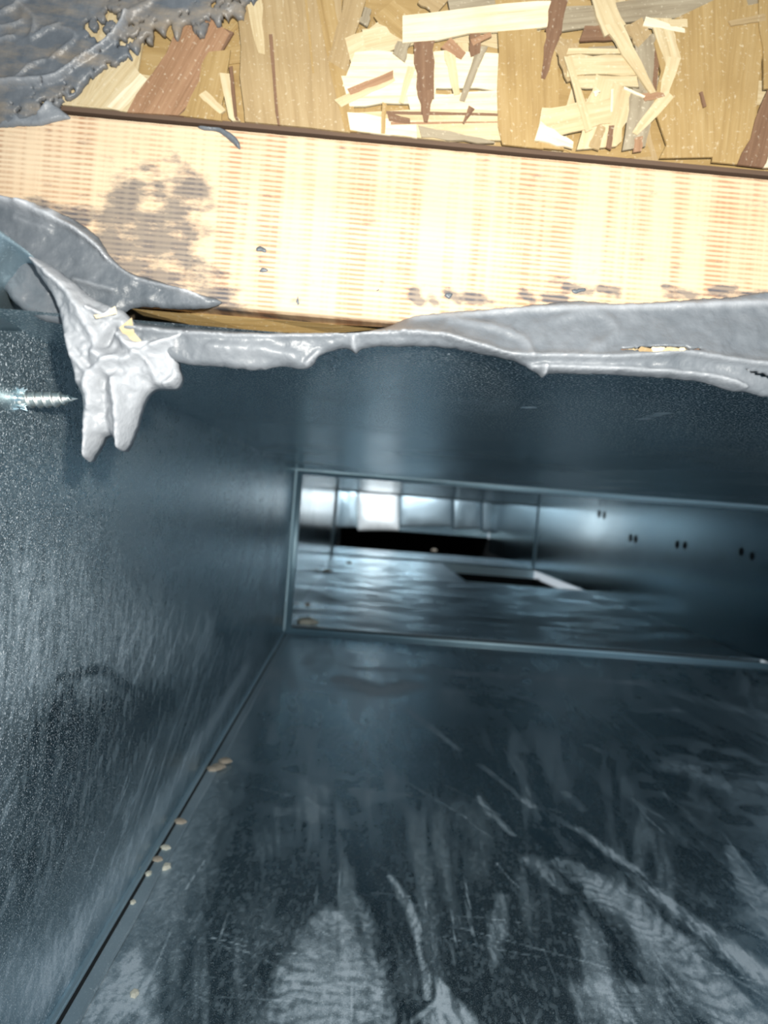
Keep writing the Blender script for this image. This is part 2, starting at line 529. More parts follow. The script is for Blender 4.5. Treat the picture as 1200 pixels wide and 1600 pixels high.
for k in range(70):                            # hair scratches
    x = rs.uniform(150, 1200); y = rs.uniform(1120, 1600)
    if rs.random() < .45: dx, dy = rs.uniform(40, 160), rs.uniform(5, 60)
    else:
        q = (y - 785) / 815; dx, dy = (x - 566) / 800 * rs.uniform(40, 110), q * rs.uniform(50, 120)
    SCR.append(([(x, y), (x + dx * .5, y + dy * .5 + rs.uniform(-4, 4)), (x + dx, y + dy)], 2.2, rs.uniform(.12, .38), .6, 0))
D += strokes(fx, fy, SCR, fproj, 44)
far = sstep(.45, .9, fy)
D += far * 0.10 * sstep(.45, .65, fbm(fx * 22, fy * 9, 41, 4))
# wiped dark lanes
DARK = [([(540, 1300), (590, 1440), (640, 1640)], 26, 1, .8, 0), ([(830, 1180), (860, 1290), (1010, 1380)], 26, 1, .9, 0),
        ([(420, 1120), (540, 1130), (600, 1160)], 70, .6, 1, 0), ([(840, 1300), (900, 1380), (1000, 1530)], 22, .9, .8, 0),
        ([(940, 1130), (1000, 1180)], 60, .6, 1, 0), ([(735, 1070), (800, 1120)], 20, .9, .8, 0),
        ([(1160, 1330), (1200, 1385)], 14, .8, .8, 0)]
D *= 1 - np.clip(strokes(fx, fy, DARK, fproj, 61), 0, .85)
D *= 0.55 + 0.9 * fbm(fx * 700, fy * 520, 39, 3)
attr(floor, 'dust', np.clip(D, 0, 1))
attr(floor, 'speck', 0.10 + 0.30 * sstep(.42, .25, fy))
tag(floor, kind='structure')
floor['label'] = 'scuffed dusty galvanised sheet steel floor of the duct'

# --- left wall (with its front edge bent in and its top rising past the top sheet)
ys2 = 0.145 * np.exp(np.linspace(0, math.log(YJ / 0.145), 520))
zs = np.linspace(0.0, ZC + .0048, 370)
def wall_fn(y, z):
    x = XL + 0.0005 * (fbm(y * 9, z * 14, 51, 2) - .5)
    return np.stack([x, y, z], 1)
wall_left, wy, wz, wP = grid('wall_left', ys2, zs, wall_fn, M_wall)
WS = [
    ([(-20, 1000), (120, 985), (330, 1000)], [240, 190, 60], .17, 1, 0),
    ([(20, 900), (120, 880)], [200, 140], .07, 1, 0),
    ([(-10, 1560), (60, 1520), (110, 1480)], 90, .25, 1, 0),
    ([(60, 1560), (200, 1345), (300, 1180), (390, 1035)], [80, 62, 44, 24], .34, 1, -1),
    ([(130, 1065), (150, 1085)], 46, .14, .9, 0),
    ([(10, 1060), (40, 1080)], 120, .10, 1, 0),
]
D = strokes(wy, wz, WS, wproj, 71)
diag = fbm((wy * .85 + wz * .5) * 60, (wz * .85 - wy * .5) * 330, 81, 3)
low = sstep(0.145, 0.08, wz)
D += 0.11 + 0.04 * sstep(.5, .2, wy) + low * 0.24 * sstep(.5, .8, diag)
WD = [([(60, 1180), (150, 1130), (270, 1100)], [150, 110, 40], .75, .9, 0), ([(40, 1350), (130, 1250), (240, 1130)], [180, 150, 60], .6, 1, 0),
      ([(90, 1060), (160, 1045), (210, 1080)], 16, .7, .8, 0), ([(70, 1130), (110, 1080)], 26, .7, .8, 0),
      ([(266, 1042), (268, 1092)], 4, .9, .6, 0), ([(256, 1050), (256, 1100)], 5, .9, .6, 0), ([(245, 1060), (243, 1105)], 5, .9, .6, 0),
      ([(236, 1065), (234, 1115)], 6, .9, .6, 0), ([(226, 1075), (224, 1120)], 4, .8, .6, 0), ([(215, 1075), (212, 1110)], 4, .8, .6, 0),
      ([(196, 1068), (194, 1095)], 5, .7, .6, 0), ([(184, 1068), (180, 1095)], 4, .7, .6, 0),
      ([(340, 960), (360, 1010), (350, 1060)], 50, .5, 1, 0)]
D *= 1 - np.clip(strokes(wy, wz, WD, wproj, 83), 0, .9)
D *= 0.55 + 0.9 * fbm(wy * 700, wz * 700, 87, 3)
attr(wall_left, 'dust', np.clip(D, 0, 1))
attr(wall_left, 'speck', 0.85 * sstep(.46, .19, wy) + 0.05)
tag(wall_left, kind='structure')
wall_left['label'] = 'dusty galvanised sheet steel side of the duct at left'

# --- top sheet, folded along a cross-break crease
ys3 = YC * np.exp(np.linspace(0, math.log(YJ / YC), 200))
xs3 = np.linspace(XL, XR, 260)
cA = (at_depth(1200, 695, 1)); 
def crease_side(x, y):
    x0, y0, x1, y1 = 0.157, 0.30, XL, YJ
    return ((x - x0) * (y1 - y0) - (y - y0) * (x1 - x0)) / math.hypot(x1 - x0, y1 - y0)
def ceil_fn(x, y):
    s = np.maximum(crease_side(x, y), 0)
    z = ZC + 0.035 * s * sstep(0, .05, XR - x) * 0 + 0.0 * x
    z = ZC + -np.minimum(s * 0.050, 0.0028) * sstep(0, .30, YJ - y) + 0.0004 * (fbm(x * 6, y * 6, 91, 2) - .5)
    return np.stack([x, y, z], 1)
ceiling, cx, cy, cP = grid('ceiling', xs3, ys3, ceil_fn, M_ceil, flip=True)
D = 0.06 + 0.05 * fbm(cx * 30, cy * 8, 95, 3)
def cproj(px, py):
    p = on_floor(px, py, ZC); return p.x, p.y, (p - EYE).length
CS = []  # bright dashes painted in as glints on scratches
for k in range(7):
    CS.append(([(1006 + k * 3, 655 - k * 1.2), (1026 + k * 3, 648 - k * .6)], 2.5, .5, .5, 0))
    CS.append(([(808 + k * 3, 642 - k), (826 + k * 2, 637 - k * .5)], 2.2, .3, .5, 0))
D += strokes(cx, cy, CS, cproj, 97)
attr(ceiling, 'dust', np.clip(D, 0, 1))
attr(ceiling, 'speck', 0.9 * sstep(.42, .18, cy) + 0.03)
tag(ceiling, kind='structure')
ceiling['label'] = 'dark galvanised top sheet of the duct with a diagonal crease'

# --- outer skins, so the sheets have thickness
boxes('skin_floor', [(XL - .002, XR + .002, .128, YJ, -.0030, -.0012)], M_far)['kind'] = 'structure'
bpy.data.objects['skin_floor'].name = 'trim_1'

# --- right wall, far section only, near side left open for ambient light; far floor with a boot opening; far left wall; far top
wall_right = boxes('wall_right', [(XR, XR + TH, YJ - .06, YE, 0, ZC + .004)], M_far)
tag(wall_right, kind='structure', label='shiny galvanised right side of the duct running to the far end')
HX0, HX1, HY0, HY1 = 0.262, 0.556, 1.84, 2.40
floor2 = boxes('floor', [(XL, XR, YJ + .055, HY0, -TH, 0), (XL, XR, HY1, 2.86, -TH, 0), (XL, HX0, HY0, HY1, -TH, 0), (HX1, XR, HY0, HY1, -TH, 0)], M_farfloor)
tag(floor2, kind='structure', label='mottled dusty floor sheet beyond the first joint')
new = boxes('seam_gap', [(XL, XR, YJ - .001, YJ + .057, -.012, -.011), (XL, XR, YJ + .055, YJ + .057, -.011, -.001)], M_dark, floor2)
new = boxes('boot_collar', [(HX0, HX1, HY1 - .002, HY1, -.026, .001), (HX0, HX0 + .002, HY0, HY1, -.026, .001), (HX0, HX1, HY0, HY0 + .002, -.026, .001)], M_cleat, floor2)
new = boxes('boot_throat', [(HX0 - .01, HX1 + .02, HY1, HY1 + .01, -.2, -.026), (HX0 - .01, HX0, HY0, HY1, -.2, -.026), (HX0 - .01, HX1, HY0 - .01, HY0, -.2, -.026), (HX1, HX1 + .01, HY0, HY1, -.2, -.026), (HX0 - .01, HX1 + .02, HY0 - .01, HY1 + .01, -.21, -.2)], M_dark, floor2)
wl2 = boxes('wall_left', [(XL - TH, XL, YJ, YE, 0, ZC)], M_far)
tag(wl2, kind='structure', label='left side of the duct beyond the first joint, shiny steel')
c2 = boxes('ceiling', [(XL, XR, YJ, 2.72, ZC, ZC + TH)], M_far)  # stops short of the end, opening added for the fill lamp
tag(c2, kind='structure', label='top sheet of the duct beyond the first joint')

# --- far end: bright bulged steel plates over a dark opening
zE = HC - 0.1155 * (YE / 3.3)
end = boxes('wall_end', [(XL, XR, YE + .03, YE + .032, zE, ZC + .10), (XL - .002, XL, 2.72, YE + .03, ZC, ZC + .10), (XR, XR + .002, 2.72, YE + .03, ZC, ZC + .10), (XL, XR, 2.718, 2.72, ZC, ZC + .10)], M_far)
tag(end, kind='structure', label='end of the duct closed by bright dented plates above a black opening')
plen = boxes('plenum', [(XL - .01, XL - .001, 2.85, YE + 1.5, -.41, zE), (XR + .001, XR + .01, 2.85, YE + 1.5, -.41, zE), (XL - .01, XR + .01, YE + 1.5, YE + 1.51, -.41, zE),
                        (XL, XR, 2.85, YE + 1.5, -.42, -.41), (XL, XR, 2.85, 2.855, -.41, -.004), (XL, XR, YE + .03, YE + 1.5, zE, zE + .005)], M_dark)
plen.name = 'wall_back'
tag(plen, kind='structure', label='black space below the end plates')

def plate(px0, px1, top, bot, bulge, tilt, yaw, mat=M_end):
    n, m_ = 22, 16
    V, F = [], []
    pc = at_depth((px0 + px1) / 2, (top + bot) / 2, YE)
    for j in range(m_):
        for i in range(n):
            u, v = i / (n - 1), j / (m_ - 1)
            p = at_depth(px0 + (px1 - px0) * u, top + (bot - top) * v, YE)
            e = (1 - (2 * u - 1) ** 4) * (1 - (2 * v - 1) ** 4)
            dy = -bulge * e + (p.x - pc.x) * yaw + (p.z - pc.z) * tilt
            dy += 0.006 * (float(fbm(np.array([u * 2.3 + px0]), np.array([v * 2.1]), 7, 2)[0]) - .5)
            V.append((p.x, p.y + dy, p.z))
    nb = len(V)
    for x, y, z in list(V): V.append((x, y + .004, z))
    for j in range(m_ - 1):
        for i in range(n - 1):
            a = j * n + i
            F.append((a, a + 1, a + n + 1, a + n)); F.append((nb + a, nb + a + n, nb + a + n + 1, nb + a + 1))
    rim = [j for j in range(n)] + [j * n + n - 1 for j in range(1, m_)] + [(m_ - 1) * n + i for i in range(n - 2, -1, -1)] + [j * n for j in range(m_ - 2, 0, -1)]
    for a, b in zip(rim, rim[1:] + rim[:1]): F.append((b, a, a + nb, b + nb))
    return new_obj('end_plate', V, F, mat, end, True)
plate(528, 557, 766, 824, .006, 0, -.10)
plate(559, 623, 764, 829, .016, 0.15, .0, M_glare)
plate(625, 707, 770, 823, .008, 0, .04)
plate(709, 752, 772, 827, .006, 0, .08)
plate(754, 800, 772, 832, .006, 0, .10)

# --- joint cleats
def half_round(V, F, a, b, n_, r, k=11, rh=None):
    """half-round bead of sheet edge from a to b, bulging along n_"""
    a, b, n_ = Vector(a), Vector(b), Vector(n_)
    t = (b - a).normalized(); s_ = t.cross(n_)
    o0 = len(V)
    for p in (a, b):
        for i in range(k):
            q = math.pi * i / (k - 1)
            V.append(tuple(p + s_ * (r * math.cos(q)) + n_ * ((rh or r) * math.sin(q))))
    for i in range(k - 1): F.append((o0 + i, o0 + i + 1, o0 + k + i + 1, o0 + k + i))
    F.append(tuple(range(o0, o0 + k))[::-1]); F.append(tuple(range(o0 + k, o0 + 2 * k)))
    F.append((o0, o0 + k, o0 + 2 * k - 1, o0 + k - 1))
def cleat_ring(Y, n0, sc=1.0):
    d = 0.011 * sc; h = .0009 * sc
    def mk(k, side, flat, rounds):
        V, F = [], []
        for b in flat:
            v, f = box_vf(*b); n = len(V); V += v; F += [tuple(i + n for i in q) for q in f]
        for r in rounds: half_round(V, F, *r[:4], rh=r[4] if len(r) > 4 else None)
        o = new_obj('trim_%d' % (n0 + k), V, F, M_cleat, None, False)
        sm = [len(p.vertices) == 4 and k >= 0 and p.index >= 6 * len(flat) for p in o.data.polygons]
        o.data.polygons.foreach_set('use_smooth', sm)
        tag(o, kind='structure', label='pale steel joint cleat across the %s of the duct' % side)
    mk(0, 'floor', [(XL, XR, Y - d, Y + d * .6, 0, h)], [((XL, Y, h), (XR, Y, h), (0, 0, 1), .0010 * sc, .0036 * sc), ((XL, Y - d, .0002), (XR, Y - d, .0002), (0, 0, 1), .0008 * sc, .0016 * sc)])
    mk(1, 'left side', [(XL, XL + h, Y - d, Y + d, .004, ZC)], [((XL + h, Y, .004), (XL + h, Y, ZC), (1, 0, 0), .0012 * sc, .0052 * sc)])
    mk(2, 'top', [(XL, XR, Y - d * 1.3, Y + d, ZC - h, ZC)], [((XL, Y - .009 * sc, ZC - h), (XR, Y - .009 * sc, ZC - h), (0, 0, -1), .0008 * sc, .0020 * sc), ((XL, Y, ZC - h), (XR, Y, ZC - h), (0, 0, -1), .0010 * sc, .0034 * sc)])
    mk(3, 'right side', [(XR - h, XR, Y - d, Y + d, .004, ZC)], [((XR - h, Y, .004), (XR - h, Y, ZC), (-1, 0, 0), .0026 * sc)])
cleat_ring(YJ, 2, 1.3)
cleat_ring(2.42, 6, 1.2)

# --- corner lap: the floor sheet's neighbour folded 10 mm onto the floor
lap_edge = smooth_outline([(XL + .0095, .14), (XL + .0092, .3), (XL + .0098, .5), (XL + .0094, .75), (XL + .0098, YJ - .02)], .02, closed=False)
V, F = [], []
for i, (x, y) in enumerate(lap_edge):
    x += .0003 * math.sin(i * 1.7)
    V += [(XL + .0012, y, .0002), (XL + .0012, y, .0013), (x - .0006, y, .0013), (x, y, .0008), (x, y, .0002)]
for i in range(len(lap_edge) - 1):
    for k in range(4):
        a = i * 5 + k
        F.append((a, a + 5, a + 6, a + 1))
lap = new_obj('trim_10', V, F, galv('lap_steel', .3, .25, .45, grain=1500))
tag(lap, kind='structure', label='narrow folded lap along the left corner of the floor')
V, F = [], []
half_round(V, F, (XL + .0010, .14, .0012), (XL + .0010, YJ - .02, .0014), Vector((1, 0, 1)).normalized(), .0017)
rib = new_obj('trim_11', V, F, galv('rib_steel', .42, .1, .2, grain=1500, tone=1.6), smooth=False)
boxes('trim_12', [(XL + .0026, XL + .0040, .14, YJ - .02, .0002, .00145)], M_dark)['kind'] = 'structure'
tag(rib, kind='structure', label='thin turned up edge of the left side along the floor corner')

# --- dimple pairs punched in the right wall
for k, (a, b) in enumerate([((1058, 851), (1070, 852)), ((1158, 862), (1175, 869)), ((936, 803), (944, 805)), ((985, 840), (993, 842))]):
    for q in (a, b):
        d = ray(*q); p = EYE + d * ((XR - .0004) / d.x)
        V = []; F = []
        r = .0042 * (p.y / 1.2); n = 12
        for i in range(n):
            t = i * 2 * math.pi / n
            V.append((XR - .0006, p.y + 1.7 * r * math.cos(t), p.z + 1.5 * r * math.sin(t)))
        for i in range(n):
            t = i * 2 * math.pi / n
            V.append((XR + .0004, p.y + 1.9 * r * math.cos(t), p.z + 1.7 * r * math.sin(t)))
        F.append(tuple(range(n))[::-1]); F.append(tuple(range(n, 2 * n)))
        for i in range(n): F.append((i, (i + 1) % n, n + (i + 1) % n, n + i))
        new_obj('dimple', V, F, M_dimple, wall_right)

# ------------------------------------------------------------------ stud
zS0, zS1 = HC + 0.0402, HC + 0.0795
stud = empty('wood_stud', (0.2, YW, zS0))
tag(stud, 'sawn pale pine stud running across above the duct mouth, brightly lit', 'lumber')
def stud_fn(x, z):
    return np.stack([x, YW + .00025 * (fbm(x * 300, z * 40, 5, 3) - .5), z], 1)
sx = np.linspace(-.20, .24, 620); sz = np.linspace(zS0, zS1, 90)
U, Vv = np.meshgrid(sx, sz); U = U.ravel(); Vv = Vv.ravel()
lowz = zS0 + 0.0003 * (fbm(U * 90, U * 0, 8, 3) - .5)
y = YW + .00022 * (fbm(U * 420, Vv * 60, 5, 3) - .5)
arr = np.clip((zS0 + .0016 - Vv) / .0016, 0, 1); y = y + .0016 * (1 - np.sqrt(np.maximum(1 - arr ** 2, 0)))
arr2 = np.clip((Vv - zS1 + .0012) / .0012, 0, 1); y = y + .0012 * (1 - np.sqrt(np.maximum(1 - arr2 ** 2, 0)))
P = np.stack([U, y, Vv], 1)
nu, nv = len(sx), len(sz)
F = [(r * nu + c, r * nu + c + 1, (r + 1) * nu + c + 1, (r + 1) * nu + c) for r in range(nv - 1) for c in range(nu - 1)]
nb = len(P)
back = [(-.20, YW + .089, zS0), (.24, YW + .089, zS0), (.24, YW + .089, zS1), (-.20, YW + .089, zS1)]
c0, c1, c2_, c3 = 0, nu - 1, nv * nu - 1, (nv - 1) * nu
F += [tuple([nb + 0, nb + 1] + list(range(nu - 1, -1, -1))), tuple([nb + 2, nb + 3] + [(nv - 1) * nu + i for i in range(nu)]),
      (nb + 1, nb + 0, nb + 3, nb + 2)]
F += [tuple([nb + 3, nb + 0] + [r * nu for r in range(nv)]), tuple([nb + 1, nb + 2] + [r * nu + nu - 1 for r in range(nv - 1, -1, -1)])]
board = new_obj('board', list(map(tuple, P)) + back, F, M_stud, stud)
# where mastic was wiped over the wood
Q = np.array(P)
def pix(Pn):
    c = (Pn - np.array(EYE)) @ np.array(W2C).T
    return 600 - c[:, 0] / c[:, 2] * FPX, 800 + c[:, 1] / c[:, 2] * FPX
SX, SY = [], []
def pl_xz(px, py):
    p = at_depth(px, py, YW); return (p.x, p.z)
stn = np.zeros(nb)
for pts, wid, a in [([(150, 410), (180, 340), (205, 305)], 66, 1), ([(190, 420), (240, 380), (270, 340)], 90, 1), ([(120, 335), (170, 335)], 30, .8), ([(180, 400), (240, 360), (285, 300)], 70, .9), ([(250, 300), (290, 350), (285, 400)], 40, .95),
                    ([(220, 430), (300, 430), (345, 470)], 60, .95), ([(330, 460), (380, 480)], 24, .8), ([(230, 265), (290, 275)], 26, .45),
                    ([(290, 250), (300, 290), (320, 320)], 8, .6), ([(648, 460), (656, 470)], 16, 1.0), ([(674, 464), (680, 472)], 12, .9), ([(700, 458), (716, 470)], 18, 1.0), ([(726, 464), (756, 468)], 16, 1.0), ([(760, 470), (770, 472)], 10, .8), ([(815, 458), (832, 470)], 14, 1.0), ([(850, 466), (880, 468)], 12, .9), ([(884, 450), (924, 456)], 13, 1.0), ([(936, 452), (966, 460)], 13, 1.0), ([(1040, 448), (1080, 460)], 14, .9), ([(1110, 455), (1150, 450)], 14, .9),
                    ([(860, 440), (930, 425)], 10, .45), ([(1040, 460), (1200, 460)], 14, .6), ([(455, 470), (468, 470)], 7, .6), ([(405, 395), (412, 440)], 8, .5),
                    ([(275, 245), (280, 252)], 14, .6), ([(60, 318), (130, 345)], 30, .9)]:
    d, s = seg_dist(U, Vv, [pl_xz(*p) for p in pts])
    half = wid / 2 * YW / FPX
    wob = (fbm(U * 160, Vv * 420, 19, 4) - .5) * 2.4 + (fbm(U * 60, Vv * 60, 23, 3) - .5) * 1.2
    stn = np.maximum(stn, a * (1 - sstep(.1, 2.0, d / half + wob * .5)))
attr(board, 'stain', np.concatenate([stn, np.zeros(4)]))
new_obj('bottom_splinter', *(lambda o: (o[0], o[1]))(([tuple(at_depth(x, y, d)) for x, y, d in
    [(205, 482, .1695), (300, 491, .1695), (400, 497, .1695), (520, 507, .1695), (602, 511, .1695),
     (596, 514, .174), (520, 521, .174), (400, 519, .174), (300, 508, .174), (225, 494, .174)]] +
    [tuple(at_depth(x, y, d)) for x, y, d in [(205, 478, .178), (300, 485, .178), (400, 491, .178), (520, 499, .178), (602, 505, .178)]],
    [(0, 1, 8, 9), (1, 2, 7, 8), (2, 3, 6, 7), (3, 4, 5, 6), (9, 8, 11, 10), (8, 7, 12, 11), (7, 6, 13, 12), (6, 5, 14, 13)])), STR['gold'], stud)

# ------------------------------------------------------------------ OSB panel above the stud
YO = YW + .0012
osb = empty('osb_panel', (0.05, YO, zS1 + .001))
tag(osb, 'oriented strand board with coarse pale and brown wood strands above the stud', 'board')
def osb_edge(px):      # photo line of the panel's lower edge, just above the stud
    return 186 + (px - 110) * 0.0792
zO = zS1 + .0011
boxes('core_board', [(-.20, .24, YO, YO + .011, zO, zO + .12)], STR['gold'], osb)
boxes('gap_shade', [(-.20, .24, YO - .0009, YO + .010, zO - .0006, zO + .0004)], plain('painted_gap_shade', (0.07, 0.042, 0.026), .8), osb)  # dark strip paints the shadowed gap between panel and stud
layer = [0]
def strand(p0, p1, w0, w1, kind, lift=None, ragged=.18, seg=5, thick=.00035):
    """one flat wood strand, its long axis along local X; clipped at the panel's lower edge"""
    layer[0] += 1
    k = layer[0]
    rnd = random.Random(k * 13 + 5)
    h = (lift if lift is not None else .0002 + .000022 * k)
    a = at_depth(*p0, YO); b = at_depth(*p1, YO)
    ax = (b - a); L = ax.length; ang = math.atan2(ax.z, ax.x)
    ca, sa = math.cos(ang), math.sin(ang)
    sc = YO / FPX
    def loc(u, v):
        x = a.x + ca * u - sa * v; z = a.z + sa * u + ca * v
        z = max(z, zO + .0003 + .0002 * math.sin(x * 900))
        dx, dz = x - a.x, z - a.z
        return (ca * dx + sa * dz, -sa * dx + ca * dz)
    top = []; bot = []
    for i in range(seg + 1):
        t = i / seg
        wd = (w0 + (w1 - w0) * t) * .5 * sc
        e = ragged * wd
        uu = t * L + (rnd.uniform(-1, 1) * .10 * L / seg if 0 < i < seg else 0)
        du = rnd.uniform(-.5, .5) * wd * .8 if i in (0, seg) else 0
        top.append(loc(uu + du, wd + rnd.uniform(-e, e)))
        bot.append(loc(uu - du, -wd + rnd.uniform(-e, e)))
    V = []
    for q in (top + bot[::-1]): V.append((q[0], q[1], h))
    n = len(V)
    for q in (top + bot[::-1]): V.append((q[0], q[1], h - thick - .00025))
    F = []
    for i in range(seg):
        F.append((i, n - 1 - i, n - 2 - i, i + 1))
        F.append((n + i + 1, 2 * n - 2 - i, 2 * n - 1 - i, n + i))
    for i in range(n):
        F.append((i, (i + 1) % n, n + (i + 1) % n, n + i))
    me = bpy.data.meshes.new('strand')
    me.from_pydata(V, [], F); me.update()
    me.materials.append(STR[kind])
    o = bpy.data.objects.new('strand', me); COL.objects.link(o)
    # local x along the strand, local z towards the room (-Y)
    o.parent = osb
    R = Matrix(((ca, -sa, 0), (0, 0, -1), (sa, ca, 0)))
    o.matrix_parent_inverse = Matrix.Identity(4)
    o.matrix_local = Matrix.Translation(a - osb.location) @ R.to_4x4()
    return o

G = random.Random(4)
# the buried courses that show between the bold strands
for i in range(46):
    x = G.uniform(60, 1230); y = G.uniform(-30, 250)
    t = G.choice([0, 0, 90, 80, 100, 10, -10, 60, 120]) + G.uniform(-14, 14)
    L = G.uniform(70, 190); wd = G.uniform(18, 46)
    c, s_ = math.cos(math.radians(t)), math.sin(math.radians(t))
    strand((x - c * L / 2, y - s_ * L / 2), (x + c * L / 2, y + s_ * L / 2), wd, wd * G.uniform(.5, 1), G.choice(['tan', 'pale', 'gold', 'grey', 'pale', 'gold']), lift=.00012 + i * .000004)
for a in [
    # left of the panel
    ((60, 60), (30, 190), 120, 120, 'tan'), ((180, 20), (110, 190), 130, 140, 'pale'), ((300, -20), (260, 60), 120, 100, 'gold'),
    ((215, 110), (150, 190), 46, 70, 'pale'), ((228, 125), (175, 182), 14, 22, 'white'),
    ((352, 50), (276, 200), 34, 20, 'brown'),  # brown strip put in as the shadow beside the raised rosy strand
    ((330, 34), (236, 205), 66, 74, 'rosy'),
    ((345, 85), (315, 210), 30, 66, 'gold'), ((318, 150), (350, 180), 14, 10, 'pale'), ((370, 205), (352, 120), 12, 14, 'pale'),
    ((420, -30), (448, 225), 118, 130, 'tan'), ((500, -30), (512, 225), 56, 64, 'tan'), ((392, -30), (410, 90), 30, 10, 'pale'),
    ((424, 60), (436, 210), 5, 4, 'brown'), ((476, -20), (490, 120), 4, 3, 'gold'), ((362, 110), (372, 208), 5, 5, 'brown'),
    ((505, -20), (548, 215), 26, 22, 'gold'), ((560, -20), (528, 110), 30, 34, 'tan'),
    # middle
    ((545, 90), (640, 40), 46, 38, 'pale'), ((570, 75), (650, 55), 40, 34, 'pale'), ((600, 20), (640, 55), 40, 40, 'gold'), ((575, 20), (568, 45), 10, 16, 'grey'),
    ((545, 115), (790, 118), 50, 60, 'white'), ((540, 150), (680, 148), 44, 40, 'white'), ((640, 178), (790, 172), 40, 44, 'white'),
    ((560, 205), (790, 200), 44, 46, 'pale'), ((545, 195), (650, 210), 30, 26, 'white'), ((600, 182), (790, 186), 5, 4, 'brown'), ((610, 199), (775, 197), 4, 2, 'rosy'),
    ((528, 168), (615, 128), 16, 12, 'pale'), ((545, 150), (614, 124), 10, 12, 'rosy'), ((606, 190), (640, 196), 12, 8, 'brown'),
    ((642, 112), (626, 168), 12, 7, 'pale'), ((600, 168), (598, 215), 7, 6, 'gold'),
    ((700, 85), (712, 155), 18, 10, 'pale'), ((752, 80), (720, 165), 14, 8, 'grey'), ((695, 75), (722, 96), 20, 12, 'rosy'),
    ((740, 58), (741, 94), 18, 16, 'brown'), ((735, 75), (765, 62), 10, 6, 'rosy'),
    ((630, 74), (622, 98), 22, 20, 'grey'), ((655, 214), (770, 236), 22, 16, 'grey'), ((735, 175), (722, 200), 10, 3, 'brown'),
    ((700, 20), (790, 5), 40, 40, 'grey'), ((660, 0), (690, 20), 30, 40, 'tan'),
    ((661, 68), (664, 160), 31, 27, 'brown'), ((664, 150), (664, 198), 25, 5, 'brown'),
    ((802, -20), (810, 255), 62, 66, 'gold'), ((845, 60), (850, 250), 40, 48, 'gold'),
    ((628, 55), (885, 28), 42, 40, 'white'),
    # right
    ((870, 40), (1180, 8), 36, 34, 'grey'), ((905, 62), (960, 60), 26, 24, 'brown'), ((880, 80), (900, 130), 40, 40, 'tan'),
    ((873, -20), (862, 60), 26, 24, 'brown'), ((862, 55), (845, 132), 24, 7, 'brown'),
    ((1000, 60), (1010, 160), 36, 30, 'grey'), ((1022, 80), (1014, 165), 9, 6, 'brown'), ((985, 45), (1000, 75), 30, 30, 'tan'),
    ((882, 90), (985, 90), 9, 8, 'pale'), ((882, 112), (985, 110), 32, 30, 'pale'), ((892, 138), (990, 136), 18, 16, 'pale'),
    ((930, 240), (955, 140), 60, 70, 'pale'), ((985, 240), (1000, 150), 34, 40, 'grey'), ((990, 245), (992, 222), 14, 12, 'rosy'), ((945, 240), (950, 205), 8, 8, 'brown'), ((922, 240), (935, 205), 18, 14, 'tan'),
    ((1090, 20), (1098, 280), 150, 140, 'gold'), ((1160, 20), (1130, 280), 60, 60, 'gold'),
    ((1026, 40), (1044, 110), 30, 26, 'pale'), ((1044, 100), (1030, 160), 22, 14, 'pale'), ((1038, 155), (985, 218), 22, 10, 'pale'),
    ((1000, 44), (1062, 60), 14, 6, 'white'), ((1038, 48), (1066, 48), 10, 14, 'pale'), ((998, 162), (1030, 158), 14, 6, 'rosy'),
    ((838, 206), (950, 182), 50, 34, 'pale'), ((835, 215), (890, 236), 30, 10, 'white'), ((925, 152), (928, 158), 9, 11, 'white'), ((950, 150), (949, 185), 4, 3, 'white'),
    ((882, 100), (915, 214), 11, 12, 'pale'), ((968, 148), (1000, 162), 4, 3, 'white'),
    ((925, -10), (955, 60), 30, 36, 'pale'), ((950, 50), (1013, 156), 26, 10, 'pale'), ((920, -5), (985, -2), 12, 20, 'white'), ((890, 2), (925, 6), 8, 6, 'white'),
    ((1196, 150), (1162, 280), 14, 44, 'brown'), ((1210, 215), (1192, 280), 20, 24, 'white'), ((1195, -10), (1196, 150), 40, 30, 'gold'),
    ((1130, 50), (1185, 40), 8, 10, 'tan'), ((1086, 155), (1092, 178), 5, 5, 'brown'),
]:
    strand(*a)

